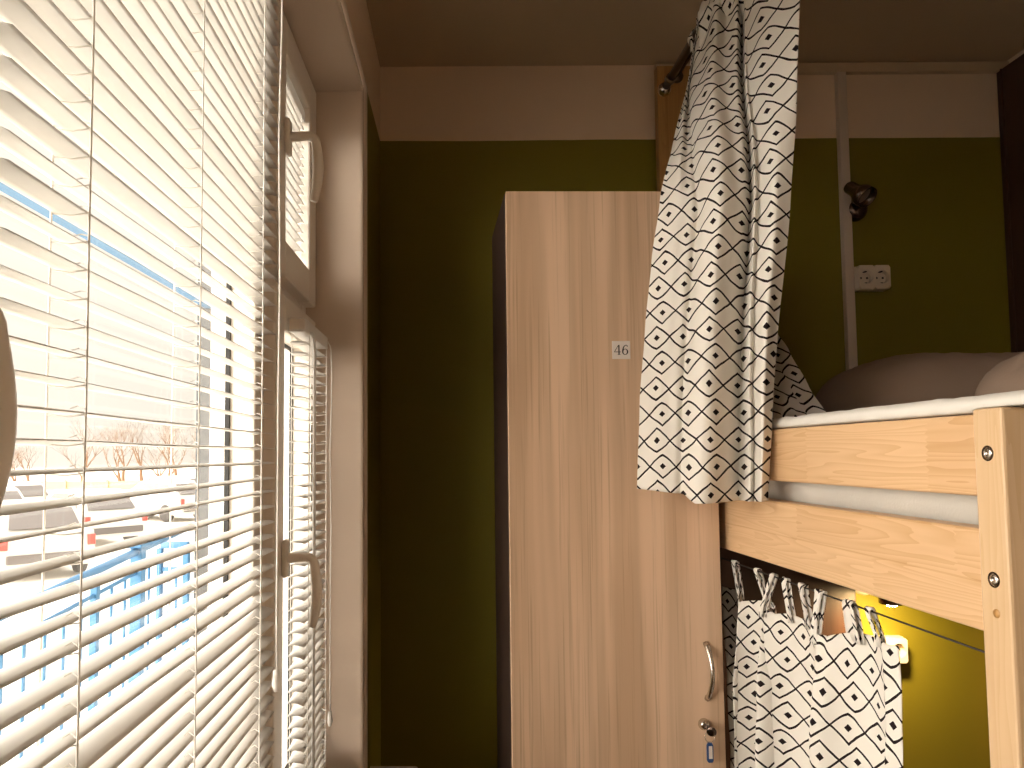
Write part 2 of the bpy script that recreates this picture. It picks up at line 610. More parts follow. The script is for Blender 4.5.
# rough white render on the outer reveal
bm = bmesh.new()
for k in range(40):
    z0 = SILL - 0.02 + (HEAD - SILL + 0.04) * k / 40
    d = 0.010 * noise.noise(Vector((k * 0.7, 0, 0))) + 0.006 * noise.noise(Vector((k * 2.1, 3, 0)))
    box(bm, XO - 0.012 + d, -0.396, W1[1] - 0.014 + d * 0.4, W1[1] + 0.02, z0, z0 + (HEAD - SILL + 0.04) / 40)
struct('trim_5', bm, M['white_render'], WIN)

# cable trunking on the back wall: one run under the ceiling, one dropping behind the bed
struct('trim_3', mkbox(0.60, XR, YB - 0.018, YB, 1.072, 1.100), M['ceiling'], bevel=0.002)
struct('trim_4', mkbox(1.113, 1.138, YB - 0.020, YB, -0.30, 1.072), M['plaster'], bevel=0.002)


# ------------------------------------------------------------------ windows
def ring(bm, x0, x1, y0, y1, z0, z1, w):
    box(bm, x0, x1, y0, y0 + w, z0, z1)
    box(bm, x0, x1, y1 - w, y1, z0, z1)
    box(bm, x0, x1, y0 + w, y1 - w, z0, z0 + w)
    box(bm, x0, x1, y0 + w, y1 - w, z1 - w, z1)


def sash(T, y0, y1, z0, z1, w=0.062, xf=-0.292):
    bm = bmesh.new()
    ring(bm, xf - 0.060, xf, y0, y1, z0, z1, w)
    s = T.part('sash', bm, M['pvc'], bevel=0.004)
    bm = bmesh.new()
    ring(bm, xf - 0.041, xf - 0.035, y0 + w, y1 - w, z0 + w, z1 - w, 0.006)
    T.part('gasket', bm, M['gasket'], parent=s, label='black rubber seal around the pane')
    T.part('pane', mkbox(xf - 0.045, xf - 0.041, y0 + w + 0.002, y1 - w - 0.002, z0 + w + 0.002, z1 - w - 0.002), M['glass'], parent=s)
    return s


def handle(T, parent, y, z, xf=-0.292, drop=0.118, reach=0.052):
    """rosette on the stile, neck into the room, curved grip hanging down"""
    bm = bmesh.new()
    box(bm, xf, xf + 0.011, y - 0.014, y + 0.014, z - 0.034, z + 0.034)
    h = T.part('handle_plate', bm, M['pvc'], parent=parent, bevel=0.005)
    bm = bmesh.new()
    pts, rr = [], []
    for i in range(6):
        a = i / 5
        pts.append((xf + 0.006 + a * (reach - 0.018), y, z + 0.002 * a))
        rr.append(0.0095 - 0.001 * a)
    for i in range(1, 7):
        a = i / 6 * PI / 2
        pts.append((xf + reach - 0.012 + 0.016 * math.sin(a), y, z + 0.002 - 0.016 * (1 - math.cos(a))))
        rr.append(0.0088)
    n = 10
    for i in range(1, n + 1):
        a = i / n
        pts.append((xf + reach + 0.004 + 0.006 * math.sin(a * PI) - 0.004 * a, y, z - 0.014 - a * (drop - 0.014)))
        rr.append(0.0088 + 0.0022 * math.sin(a * PI) - 0.0015 * a)
    tube(bm, pts, rr, 12)
    T.part('handle', bm, M['pvc'], parent=parent, smooth_=True)


T = Thing('window_1', None, None, WIN, (-0.30, 1.0, SILL), kind='structure')
bm = bmesh.new()
ring(bm, -0.375, -0.345, W1[0], W1[1] - 0.012, SILL + 0.012, HEAD - 0.012, 0.045)
box(bm, -0.375, -0.348, 1.105, 1.320, SILL + 0.05, HEAD - 0.05)
box(bm, -0.375, -0.348, 1.320, W1[1] - 0.05, 0.270, 0.365)
T.part('outer_frame', bm, M['pvc'], bevel=0.004)
s1 = sash(T, 0.325, 1.105, SILL + 0.03, HEAD - 0.03, 0.052)
s2 = sash(T, 1.290, 1.652, SILL + 0.03, 0.300, 0.070, -0.322)
s3 = sash(T, 1.290, 1.652, 0.332, HEAD - 0.016, 0.070, -0.322)
handle(T, s1, 0.362, 0.076, drop=0.114, reach=0.054)
handle(T, s2, 1.352, -0.184, -0.322, 0.122, 0.054)
handle(T, s3, 1.352, 0.594, -0.322, 0.122, 0.054)
bm = bmesh.new()
box(bm, -0.372, -0.105, W1[0] - 0.06, 1.83, SILL - 0.03, SILL)
T.part('window_sill', bm, M['pvc'], bevel=0.008)


T = Thing('added_window', None, None, WIN, (-0.30, -0.7, SILL), kind='structure')  # added out of view; its daylight bounces back onto the window frames
bm = bmesh.new()
ring(bm, -0.375, -0.322, W2[0], W2[1], SILL, HEAD, 0.045)
T.part('outer_frame', bm, M['pvc'], bevel=0.004)
sash(T, W2[0] + 0.05, -0.74, SILL + 0.03, HEAD - 0.03)
sash(T, -0.71, W2[1] - 0.05, SILL + 0.03, HEAD - 0.03)
T.part('window_sill', mkbox(-0.372, -0.105, W2[0] - 0.06, W2[1] + 0.04, SILL - 0.03, SILL), M['pvc'], bevel=0.008)


# ------------------------------------------------------------------ venetian blinds
def blind(name, label, y0, y1, ztop, zbot, xg, xr, ladders, wand=None, lift=None, head=True, rung_out=0.0):
    """horizontal slats 25 mm deep every 20.7 mm, ladders, rails, cords"""
    pitch = 0.0207
    T = Thing(name, label, 'blind', WIN, ((xg + xr) / 2, (y0 + y1) / 2, zbot), group='white venetian blinds on the window')
    xc, half = (xg + xr) / 2, (xr - xg) / 2
    n = int((ztop - zbot - 0.04) / pitch)
    zs = [ztop - 0.034 - pitch * (i + 0.5) for i in range(n)]
    bm = bmesh.new()
    for z in zs:
        tilt = math.radians(random.gauss(-2.0, 1.8) + (random.choice((-9, 8, 6)) if random.random() < 0.12 else 0))
        dz = random.gauss(0, 0.0006)
        ca, sa = math.cos(tilt), math.sin(tilt)
        rows = []
        for k in range(7):
            y = y0 + (y1 - y0) * k / 6
            tw = random.gauss(0, 0.0005)
            r = []
            for q in range(6):
                a = -1 + 2 * q / 5
                dx, h = a * half, 0.0022 * (1 - a * a) + tw * a
                r.append(bm.verts.new((xc + dx * ca - h * sa, y, z + dz + dx * sa + h * ca)))
            rows.append(r)
        for a, b in zip(rows, rows[1:]):
            for q in range(5):
                bm.faces.new((a[q], a[q + 1], b[q + 1], b[q]))
    T.part('slats', bm, M['slat'], smooth_=True, solid=0.0004, recalc=False)
    if head:
        bm = bmesh.new()
        box(bm, xg, xr, y0 - 0.004, y1 + 0.004, ztop - 0.026, ztop)
        hr = T.part('headrail', bm, M['slat'], bevel=0.002)
        for yy in (y0 - 0.006, y1 + 0.004):
            T.part('end_bracket', mkbox(xg + 0.001, xr - 0.001, yy, yy + 0.002, ztop - 0.022, ztop - 0.002), M['pvc'], parent=hr, bevel=0.001)
    bm = bmesh.new()
    box(bm, xg + 0.001, xr - 0.001, y0, y1, zbot - 0.006, zbot + 0.006)
    T.part('bottom_rail', bm, M['slat'], bevel=0.003)
    for y in ladders:
        bm = bmesh.new()
        for x in (xg - 0.0012, xr + 0.0012):
            tube(bm, [(x, y + random.gauss(0, 0.0006), ztop - 0.026 - (ztop - zbot - 0.02) * k / 12) for k in range(13)], 0.0009, 5)
        for z in zs:
            tube(bm, [(xg - 0.001, y, z - 0.001), (xc, y, z - 0.0025), (xr + 0.001, y, z - 0.001)], 0.0006, 4, caps=False)
            tube(bm, [(xr + 0.001, y, z + 0.003), (xr - 0.006, y + 0.004, z + 0.0055), (xr - 0.010, y + 0.001, z + 0.0035)], 0.0005, 4, caps=False)
        T.part('ladder_cord', bm, M['cord'])
    if wand:
        y, zb = wand
        bm = bmesh.new()
        tube(bm, [(xr + 0.002, y, ztop - 0.02), (xr + 0.008, y, ztop - 0.035), (xr + 0.009, y, ztop - 0.06), (xr + 0.009, y, zb)], 0.0032, 8)
        T.part('tilt_wand', bm, M['slat'], smooth_=True)
    if lift:
        y, zb = lift
        bm = bmesh.new()
        tube(bm, [(xr + 0.001, y, ztop - 0.01), (xr + 0.006, y, ztop - 0.02)] +
             [(xr + 0.008 + 0.001 * math.sin(k), y + 0.0035 * math.sin(k * 1.3), ztop - 0.03 - (ztop - 0.03 - zb) * k / 14) for k in range(15)], 0.0014, 6)
        lathe(bm, [(0.0, 0.0), (0.004, 0.001), (0.006, 0.02), (0.003, 0.03), (0, 0.031)], (xr + 0.008, y + 0.0035 * math.sin(14 * 1.3), zb + 0.004), (0, 0, -1), 10)
        T.part('lift_cord', bm, M['cord'], smooth_=True)
    return T


blind('venetian_blind', 'large white venetian blind covering the big window at the left', 0.426, 1.075, 0.800, -0.690, -0.291, -0.266,
      (0.520, 0.750, 0.990), lift=(1.052, -0.30))
blind('venetian_blind', 'narrow white venetian blind on the lower sash beside the reveal', 1.372, 1.600, 0.257, -0.640, -0.317, -0.286,
      (1.400, 1.580), wand=(1.412, -0.62), lift=(1.597, -0.54))
blind('venetian_blind', 'small white venetian blind behind the handle of the upper fanlight', 1.366, 1.576, 0.752, 0.405, -0.358, -0.333,
      (1.40, 1.54))

# ------------------------------------------------------------------ locker
LX0, LX1, LY0, LY1, LZ = 0.157, 0.583, 1.50, 1.83, 0.542
T = Thing('locker', 'tall oak-print locker numbered 46 between the window and the bunk bed', 'locker', BED, (0.37, 1.66, -H))
bm = bmesh.new()
box(bm, LX0, LX0 + 0.016, LY0 + 0.018, LY1, -H, LZ)
box(bm, LX1 - 0.016, LX1, LY0 + 0.018, LY1, -H, LZ)
box(bm, LX0 + 0.016, LX1 - 0.016, LY0 + 0.018, LY1, LZ - 0.016, LZ)
box(bm, LX0 + 0.016, LX1 - 0.016, LY0 + 0.018, LY1, -H + 0.07, -H + 0.086)
box(bm, LX0 + 0.016, LX1 - 0.016, LY1 - 0.005, LY1, -H + 0.086, LZ - 0.016)
box(bm, LX0 + 0.016, LX1 - 0.016, LY0 + 0.05, LY0 + 0.066, -H, -H + 0.07)
T.part('carcass', bm, M['wenge'], label='dark brown carcass')
door = T.part('door', mkbox(LX0 + 0.001, LX1 - 0.002, LY0, LY0 + 0.0165, -H + 0.075, LZ - 0.001), M['laminate'], bevel=0.0012)
bm = bmesh.new()
pts, rr = [], []
for i in range(17):
    a = i / 16
    pts.append((0.5475 + 0.002 * math.sin(a * PI), LY0 - 0.026 * math.sin(a * PI) ** 0.7 + 0.001, -0.378 - 0.108 * a))
    rr.append(0.0042 + 0.0022 * abs(2 * a - 1) ** 3)
tube(bm, pts, rr, 10)
T.part('door_handle', bm, M['chrome'], parent=door, smooth_=True, label='bow-shaped metal handle')
bm = mklathe([(0, 0.011), (0.0065, 0.011), (0.0085, 0.009), (0.0095, 0.006), (0.0115, 0.003), (0.0115, -0.001)], (0.5385, LY0, -0.535), (0, -1, 0))
T.part('lock', bm, M['chrome'], parent=door, smooth_=True, label='round metal cam lock')
# number plate
px, pz, ph = 0.3895, 0.211, 0.0185
plate = T.part('number_plate', mkbox(px - ph, px + ph, LY0 - 0.0016, LY0, pz - ph, pz + ph), M['paper'], parent=door, bevel=0.0006, label='small white plate reading 46')
door_bm = bmesh.new()


def quad(x0, z0, x1, z1, w0, w1=None):
    """a stroke between two points as a thin raised bar"""
    w1 = w0 if w1 is None else w1
    d = Vector((x1 - x0, z1 - z0)).normalized()
    nx, nz = -d.y, d.x
    prism(door_bm, [(x0 + nx * w0 / 2, z0 + nz * w0 / 2), (x0 - nx * w0 / 2, z0 - nz * w0 / 2),
                    (x1 - nx * w1 / 2, z1 - nz * w1 / 2), (x1 + nx * w1 / 2, z1 + nz * w1 / 2)], LY0 - 0.0021, LY0 - 0.0015)


u = 0.020                                      # digit height
gx, gz = px - 0.0140, pz - 0.0098
quad(gx + 0.0092, gz + u, gx + 0.0092, gz, 0.0026)                    # 4: stem
quad(gx + 0.0086, gz + u, gx, gz + 0.0062, 0.0011)                    # diagonal
quad(gx - 0.0004, gz + 0.0058, gx + 0.0128, gz + 0.0058, 0.0013)      # bar
quad(gx + 0.0062, gz + 0.0004, gx + 0.0122, gz + 0.0004, 0.0009)      # foot
hx, hz = px + 0.0078, pz - 0.0098
outer, inner = [], []
for i in range(24):
    a = 2 * PI * i / 24
    outer.append((hx + 0.0062 * math.cos(a), hz + 0.0060 + 0.0063 * math.sin(a)))
    inner.append((hx + 0.0036 * math.cos(a), hz + 0.0060 + 0.0052 * math.sin(a)))
prism(door_bm, outer, LY0 - 0.0021, LY0 - 0.0015, hole=inner)          # 6: bowl
arc = [(hx - 0.0049, hz + 0.0065, 0.0026), (hx - 0.0047, hz + 0.0100, 0.0026), (hx - 0.0033, hz + 0.0150, 0.0022),
       (hx - 0.0006, hz + 0.0186, 0.0015), (hx + 0.0022, hz + 0.0198, 0.0012), (hx + 0.0042, hz + 0.0188, 0.0012)]
for a, b in zip(arc, arc[1:]):
    quad(a[0], a[1], b[0], b[1], a[2], b[2])
quad(hx + 0.0036, hz + 0.0176, hx + 0.0052, hz + 0.0176, 0.0022)
T.part('number_print', door_bm, M['black'], parent=plate, label='black digits 46')

# key left in the lock with its blue fob
T = Thing('key', 'small metal key with a blue tag hanging in the locker lock', 'key', BED, (0.540, LY0 - 0.012, -0.59))
bm = bmesh.new()
lathe(bm, [(0, 0.0), (0.003, 0.0), (0.003, -0.010), (0, -0.010)], (0.5385, LY0 - 0.020, -0.535), (0, -1, 0), 8)
lathe(bm, [(0.0, -0.0009), (0.0085, -0.0009), (0.0095, 0.0), (0.0085, 0.0009), (0, 0.0009)], (0.5440, LY0 - 0.026, -0.541), (0.35, 1, 0.1), 14)
T.part('key_bow', bm, M['darkmetal'], smooth_=True)
bm = bmesh.new()
c0 = Vector((0.541, LY0 - 0.024, -0.552))
pts = [c0 + Vector((0.0095 * math.cos(a), 0.002 * math.sin(a), 0.0095 * math.sin(a))) for a in [2 * PI * i / 20 for i in range(21)]]
tube(bm, pts, 0.0008, 6, caps=False)
T.part('key_ring', bm, M['chrome'], smooth_=True)
poly = [(0.5370, -0.600), (0.5345, -0.596), (0.5345, -0.567), (0.5380, -0.561), (0.5435, -0.561), (0.5470, -0.567), (0.5470, -0.596), (0.5445, -0.600)]
bm = bmesh.new()
prism(bm, poly, LY0 - 0.0265, LY0 - 0.0215)
tag = T.part('tag', bm, M['blue'], bevel=0.001, label='blue plastic key tag')
T.part('tag_paper', mkbox(0.5376, 0.5444, LY0 - 0.0270, LY0 - 0.0262, -0.592, -0.568), M['paper'], parent=tag, label='pale paper insert')

# ------------------------------------------------------------------ bunk bed
BX = 0.600
T = Thing('bunk_bed', 'light pine bunk bed against the back wall to the right of the locker', 'bunk bed', BED, (1.06, 1.4, -H))


def rail(name, x0, x1, y0, y1, z0, z1, mat, **k):
    return T.part(name, mkbox(x0, x1, y0, y1, z0, z1), M[mat], bevel=0.003, **k)


def pine_for(z_joint):
    """rail wood whose lamella joint falls at z_joint"""
    zl = z_joint + H                                  # part coordinates start at the floor
    return mat_pine('pine_rail_wood', 1, 2, lam=0.0555, lam0=zl - 0.0555 * 40)


M['pine_low'] = pine_for(-0.1415)
M['pine_up'] = mat_pine('pine_guard_wood', 1, 2, lam=0.30, lam0=0.1, seg=0.29)
rail('guard_rail', BX, BX + 0.024, 0.8085, 2.00, -0.049, 0.041, 'pine_up')
rail('side_rail', BX, BX + 0.030, 0.8085, 2.00, -0.1955, -0.084, 'pine_low')
post = rail('post', BX - 0.003, BX + 0.062, 0.766, 0.8085, -H, 0.0465, 'pine_z')
for nm, z, rad, mt in (('bolt', -0.002, 0.0072, 'chrome'), ('bolt', -0.136, 0.0072, 'chrome'), ('hole_plug', -0.171, 0.0052, 'board')):
    xf = BX - 0.003
    if nm == 'bolt':
        bm = mklathe([(rad + 0.0012, -0.0005), (rad + 0.0012, 0.0004), (rad - 0.0004, 0.0004), (rad - 0.0004, -0.0005)], (xf, 0.788, z), (-1, 0, 0), 24)  # dark ring gives the bolt recess its shade by colour
        rim = T.part('bolt_shade', bm, M['darkmetal'], parent=post, label='dark ring standing in for the shaded bolt recess')
        bm = mklathe([(0, 0.0004), (0.0022, 0.0004), (0.0024, 0.0014), (0.0040, 0.0016), (rad - 0.0006, 0.0006), (rad - 0.0006, -0.002)], (xf, 0.788, z), (-1, 0, 0), 20)
    else:
        bm = mklathe([(0, 0.0006), (rad - 0.0006, 0.0006), (rad, -0.001)], (xf, 0.7865, z), (-1, 0, 0), 18)
    T.part(nm, bm, M[mt], parent=post, smooth_=True, label='recessed metal bolt' if nm == 'bolt' else 'dark round hole plug')
# far post carries the curtain rod: a tall varnished board
far = T.part('far_post', mkbox(0.636, 0.732, 2.000, 2.030, -H, 1.078), M['board'], bevel=0.002, label='tall varnished board at the wall end')
rail('end_post', 1.505, 1.56, 0.766, 0.8085, -H, 0.0465, 'pine_z')
rail('end_post', 1.505, 1.56, 1.99, 2.025, -H, 0.0465, 'pine_z')
rail('end_rail', BX + 0.062, 1.505, 0.775, 0.800, -0.1955, -0.084, 'pine_x')
rail('wall_rail', 1.525, 1.55, 0.8085, 1.99, -0.1955, -0.084, 'pine_low')
bm = bmesh.new()
for k in range(14):
    y = 0.83 + k * 0.083
    box(bm, BX + 0.030, 1.525, y, y + 0.068, -0.118, -0.100)
T.part('bed_slats', bm, M['pine_x'], bevel=0.002)
rail('lower_rail', BX, BX + 0.030, 0.8085, 2.00, -1.16, -1.05, 'pine_low')
T.part('dark_board', mkbox(BX + 0.04, 1.118, 1.965, 1.983, -0.95, -0.20), M['darkwood'], bevel=0.002, label='added dark brown board at the wall end under the bunk')  # board added to darken the gap left of the reading spot


# mattress with rounded soft edges
def soft_slab(x0, x1, y0, y1, z0, z1, r, nx=40, ny=50, wob=0.004, seed=0.0, sag=0.0):
    bm = bmesh.new()
    prof = [(-r, z0), (0, z0 + r * 0.5), (0, (z0 + z1) / 2), (0, z1 - r * 0.6), (-r * 0.35, z1 - r * 0.15), (-r, z1)]
    loops = []
    for off, z in prof:
        loop = []
        X0, X1, Y0, Y1 = x0 - off, x1 + off, y0 - off, y1 + off
        for i in range(ny):
            loop.append((X0, Y0 + (Y1 - Y0) * i / ny, z))
        for i in range(nx):
            loop.append((X0 + (X1 - X0) * i / nx, Y1, z))
        for i in range(ny):
            loop.append((X1, Y1 - (Y1 - Y0) * i / ny, z))
        for i in range(nx):
            loop.append((X1 - (X1 - X0) * i / nx, Y0, z))
        vv = []
        for p in loop:
            q = Vector((p[0] * 14 + seed, p[1] * 14, p[2] * 20))
            n = noise.noise(q)
            vv.append(bm.verts.new((p[0] + wob * n, p[1] + wob * n, p[2] + wob * 0.8 * noise.noise(q + Vector((9, 3, 1))) )))
        loops.append(vv)
    for a, b in zip(loops, loops[1:]):
        for j in range(len(a)):
            bm.faces.new((a[j], a[(j + 1) % len(a)], b[(j + 1) % len(a)], b[j]))
    bm.faces.new(loops[0])
    bm.faces.new(loops[-1])
    return bm


single('mattress', soft_slab(0.634, 1.50, 0.815, 1.955, -0.100, 0.040, 0.022, wob=0.003), M['mattress'], BED, (1.0, 1.4, -0.1),
       'white mattress on the upper bunk behind the pine rails', 'mattress', smooth_=True)
# sheet: covers the mattress, its bunched edge lies along the guard rail
bm = bmesh.new()
prev = None
NS = 90
for i in range(NS + 1):
    y = 0.70 + (1.90 - 0.70) * i / NS
    wv = noise.noise(Vector((y * 9, 0, 0)))
    w2 = noise.noise(Vector((y * 31, 5, 0)))
    edge = 0.606 + 0.004 * wv
    zt = 0.062 + 0.003 * w2 - 0.006 * max(0, (y - 1.0))
    sec = [(edge + 0.016, 0.0435), (edge + 0.003, 0.0440), (edge - 0.003, 0.0475 + 0.002 * w2), (edge, zt - 0.006), (edge + 0.008, zt), (edge + 0.020, zt - 0.001),
           (edge + 0.034, zt - 0.006 + 0.002 * wv), (edge + 0.06, zt - 0.008)]
    for k in range(1, 9):
        x = 0.67 + (1.499 - 0.67) * k / 8
        sec.append((x, 0.050 + 0.004 * noise.noise(Vector((x * 6, y * 6, 2)))))
    if y < 0.81:
        sec = [(a, max(b, 0.0485)) for a, b in sec]
    row = [bm.verts.new((x, y, z)) for x, z in sec]
    if prev:
        for a in range(len(row) - 1):
            bm.faces.new((prev[a], prev[a + 1], row[a + 1], row[a]))
    prev = row
single('bed_sheet', bm, M['sheet'], BED, (1.0, 1.4, 0.045), 'white bed sheet bunched along the top of the upper guard rail', 'sheet', smooth_=True, solid=0.002)


def pillow(name, label, cx, cy, z0, lx, ly, h, rz, seed, group='pillows on the upper bunk'):
    bm = bmesh.new()
    NX, NY = 44, 30
    top, bot = [], []
    for i in range(NX + 1):
        rt, rb = [], []
        for j in range(NY + 1):
            a, b = -1 + 2 * i / NX, -1 + 2 * j / NY
            pin = 1 - 0.10 * (a * a) * (b * b)
            x = a * lx * (1 - 0.07 * b * b) * pin
            y = b * ly * (1 - 0.07 * a * a) * pin
            e = max(0.0, (1 - abs(a) ** 3.4)) ** 0.55 * max(0.0, (1 - abs(b) ** 3.0)) ** 0.55
            n = noise.noise(Vector((a * 2.4 + seed, b * 2.2, seed)))
            n2 = noise.noise(Vector((a * 6 + seed, b * 3.0, 4.0)))
            crease = -0.10 * math.exp(-((b - 0.1 - 0.35 * a + 0.2 * n) / 0.10) ** 2) * (0.4 + 0.6 * max(0, n2 + 0.3))
            zt = h * e * (0.92 + 0.07 * n + 0.04 * n2 + 0.03 * noise.noise(Vector((a * 13 + seed, b * 5 + a * 4, 8))) + crease)
            rt.append(bm.verts.new((x, y, 0.30 * h + 0.72 * zt)))
            rb.append(bm.verts.new((x, y, 0.30 * h * (1 - e))) if 0 < i < NX and 0 < j < NY else rt[-1])
        top.append(rt)
        bot.append(rb)
    for i in range(NX):
        for j in range(NY):
            bm.faces.new((top[i][j], top[i + 1][j], top[i + 1][j + 1], top[i][j + 1]))
            f = [bot[i][j], bot[i][j + 1], bot[i + 1][j + 1], bot[i + 1][j]]
            try:
                bm.faces.new(f)
            except ValueError:
                pass
    rm = Matrix.Rotation(rz, 3, 'Z')
    for v in bm.verts:
        v.co = rm @ v.co + Vector((cx, cy, z0))
    return single(name, bm, M['pillow'], BED, (cx, cy, z0), label, 'pillow', group, smooth_=True)


pillow('pillow', 'long grey-brown crumpled pillow lying along the wall end of the upper bunk', 1.205, 1.69, 0.052, 0.300, 0.165, 0.178, 0.03, 1.7)
pillow('pillow', 'grey-brown pillow cut off by the right edge, in front of the long pillow', 1.240, 1.335, 0.052, 0.215, 0.120, 0.148, 0.05, 6.1)

# ------------------------------------------------------------------ curtain rod on the far post
T = Thing('curtain_rod', 'dark metal curtain rod with a ball finial above the upper bunk', 'curtain rod', BED, (0.62, 1.4, 0.96))
zr = lambda y: 0.955 + (1.895 - y) * 0.050
T.part('rod', mktube([(0.62, 1.885, zr(1.885)), (0.62, 0.82, zr(0.82))], 0.0098, 14), M['bronze'], smooth_=True)
bm = mklathe([(0, -0.018), (0.009, -0.016), (0.0155, -0.009), (0.018, 0), (0.0155, 0.009), (0.009, 0.016), (0, 0.018)], (0.62, 1.892, zr(1.89)), (0, 1, 0))
T.part('finial', bm, M['chrome'], smooth_=True, label='shiny ball finial')
bm = bmesh.new()
tube(bm, [(0.690, 2.000, 1.045), (0.690, 1.93, 1.045), (0.688, 1.84, 1.040)], 0.0045, 8)
tube(bm, [(0.688, 1.84, 1.040), (0.655, 1.84, 1.000), (0.634, 1.84, 0.968)], 0.0045, 8)
lathe(bm, [(0, 0.0), (0.018, 0.0), (0.018, 0.006), (0, 0.008)], (0.690, 2.0, 1.045), (0, -1, 0), 16)
br = T.part('bracket', bm, M['bronze'], smooth_=True)
bm = bmesh.new()
lathe(bm, [(0.0108, -0.008), (0.0135, -0.008), (0.0135, 0.008), (0.0108, 0.008)], (0.62, 1.84, zr(1.84)), (0, 1, 0), 18)
T.part('bracket_ring', bm, M['bronze'], parent=br, smooth_=True)


# ------------------------------------------------------------------ curtains
def interp(tab, x):
    if x <= tab[0][0]:
        return tab[0][1]
    for (a, p), (b, q) in zip(tab, tab[1:]):
        if x <= b:
            t = (x - a) / (b - a)
            t = t * t * (3 - 2 * t) * 0.35 + t * 0.65
            return p + (q - p) * t
    return tab[-1][1]


def cloth_sheet(fn, nu, nv, uscale, vscale, umap=None):
    """grid of fn(u, v) with uv in metres: u by arc length at mid height, v given by height"""
    bm = bmesh.new()
    lay = bm.loops.layers.uv.new('UVMap')
    P = [[Vector(fn(i / nu, j / nv)) for j in range(nv + 1)] for i in range(nu + 1)]
    arc = [[0.0] * (nv + 1) for _ in range(nu + 1)]
    for j in range(nv + 1):
        for i in range(1, nu + 1):
            d = P[i][j] - P[i - 1][j]
            arc[i][j] = arc[i - 1][j] + math.hypot(d.x, d.y)
    mean = [sum(a[int(nv * 0.25):]) / len(a[int(nv * 0.25):]) for a in arc]
    V = [[bm.verts.new(p) for p in col] for col in P]
    for i in range(nu):
        for j in range(nv):
            f = bm.faces.new((V[i][j], V[i + 1][j], V[i + 1][j + 1], V[i][j + 1]))
            for lp, (a, b) in zip(f.loops, ((i, j), (i + 1, j), (i + 1, j + 1), (i, j + 1))):
                lp[lay].uv = (umap(a / nu, P[a][b].z) * 0.055 if umap else mean[a] * uscale, P[a][b].z * vscale)
    return bm


# upper curtain: gathered on the rod, its lower left drawn out in front of the locker
RX = [(-0.09, 0.590), (0.092, 0.598), (0.213, 0.606), (0.422, 0.629), (0.615, 0.644), (0.793, 0.653), (0.97, 0.640)]
RY = [(-0.09, 1.300), (0.05, 1.288), (0.3, 1.268), (0.6, 1.255), (0.97, 1.245)]
LY = [(-0.09, 1.405), (0.3, 1.415), (0.50, 1.425), (0.56, 1.445), (0.66, 1.520), (0.80, 1.58), (0.97, 1.63)]
LR = [(-0.09, 0.277), (-0.065, 0.2774), (0.102, 0.2837), (0.237, 0.293), (0.375, 0.3044), (0.496, 0.3179), (0.626, 0.336), (0.839, 0.364), (0.97, 0.3756)]   # x / y of the left edge
KN = [0.0, 0.24, 0.36, 0.68, 1.0]


def folds(z):
    s = max(0.0, min(1.2, (z + 0.08) / 0.76))                     # 0 at the hem, 1 high up
    return [0, interp([(0, 0.11), (0.7, 0.2345), (1.15, 0.42)], s), interp([(0, 0.284), (0.7, 0.319), (1.15, 0.50)], s),
            interp([(0, 0.62), (0.7, 0.641), (0.9, 0.78), (1.15, 0.96)], s), 1.0]


def across(w, k):
    a = max(i for i in range(4) if w >= KN[i])
    return k[a] + (k[a + 1] - k[a]) * (w - KN[a]) / (KN[a + 1] - KN[a])


def upper_u(w, z):
    k = folds(z)
    return 3.0 - (k[1] - across(w, k)) * interp([(-0.08, 4.85), (0.46, 4.9), (0.80, 3.9)], z)


def upper(w, t):
    ztop, zbot = 0.985, interp([(0, -0.083), (0.6, -0.088), (0.69, -0.074), (1, -0.066)], w)
    z = ztop + (zbot - ztop) * t
    rx, ry, ly = interp(RX, z), interp(RY, z), interp(LY, z)
    lx = interp(LR, z) * ly
    uu = across(w, folds(z))
    x, y = rx + (lx - rx) * uu, ry + (ly - ry) * uu
    g = lambda c, q: math.exp(-((w - c) / q) ** 2)
    edge = 1 / (1 + math.exp((w - 0.675) / 0.012))                # the middle fold steps in front of the left panel
    D = (0.050 * g(0.52, 0.13) + 0.020 * edge * g(0.62, 0.10) + 0.030 * g(0.11, 0.075) - 0.030 * g(0.31, 0.035)
         + 0.020 * g(0.255, 0.018) + 0.010 * g(0.86, 0.10) - 0.014 * g(0.70, 0.03))
    top = max(0.0, (z - 0.45) / 0.5)
    D += 0.016 * top * math.sin(2 * PI * (w * 6.0 + 0.15))
    D += 0.006 * noise.noise(Vector((w * 5, z * 3.2, 0))) + 0.0025 * noise.noise(Vector((w * 14, z * 9, 4)))
    D += 0.0035 * g(0.25, 0.03) * math.sin(z * 90 + 2 * noise.noise(Vector((z * 8, 0, 0))))    # ruffled side hem
    n = Vector((-x, -y, 0)).normalized()
    return (x + n.x * D, y + n.y * D, z)


def tail(u, t):
    """the rear end of the same curtain, lying inside the bed on the sheet"""
    z0, z1 = 0.92, 0.060
    z = z0 + (z1 - z0) * t
    yr = interp([(0.052, 1.46), (0.143, 1.548), (0.228, 1.628), (0.28, 1.686), (0.37, 1.68), (0.60, 1.54), (0.92, 1.36)], z)
    xr = interp([(0.052, 0.790), (0.28, 0.790), (0.92, 0.635)], z)
    x, y = xr - 0.07 * u, yr + 0.13 * u
    D = 0.006 * math.sin(u * 16 + 2 * t) + 0.006 * noise.noise(Vector((u * 4, z * 7, 3))) + 0.006 * (t ** 4) * math.sin(u * 30)
    return (x + D * 0.5, y - D, z)


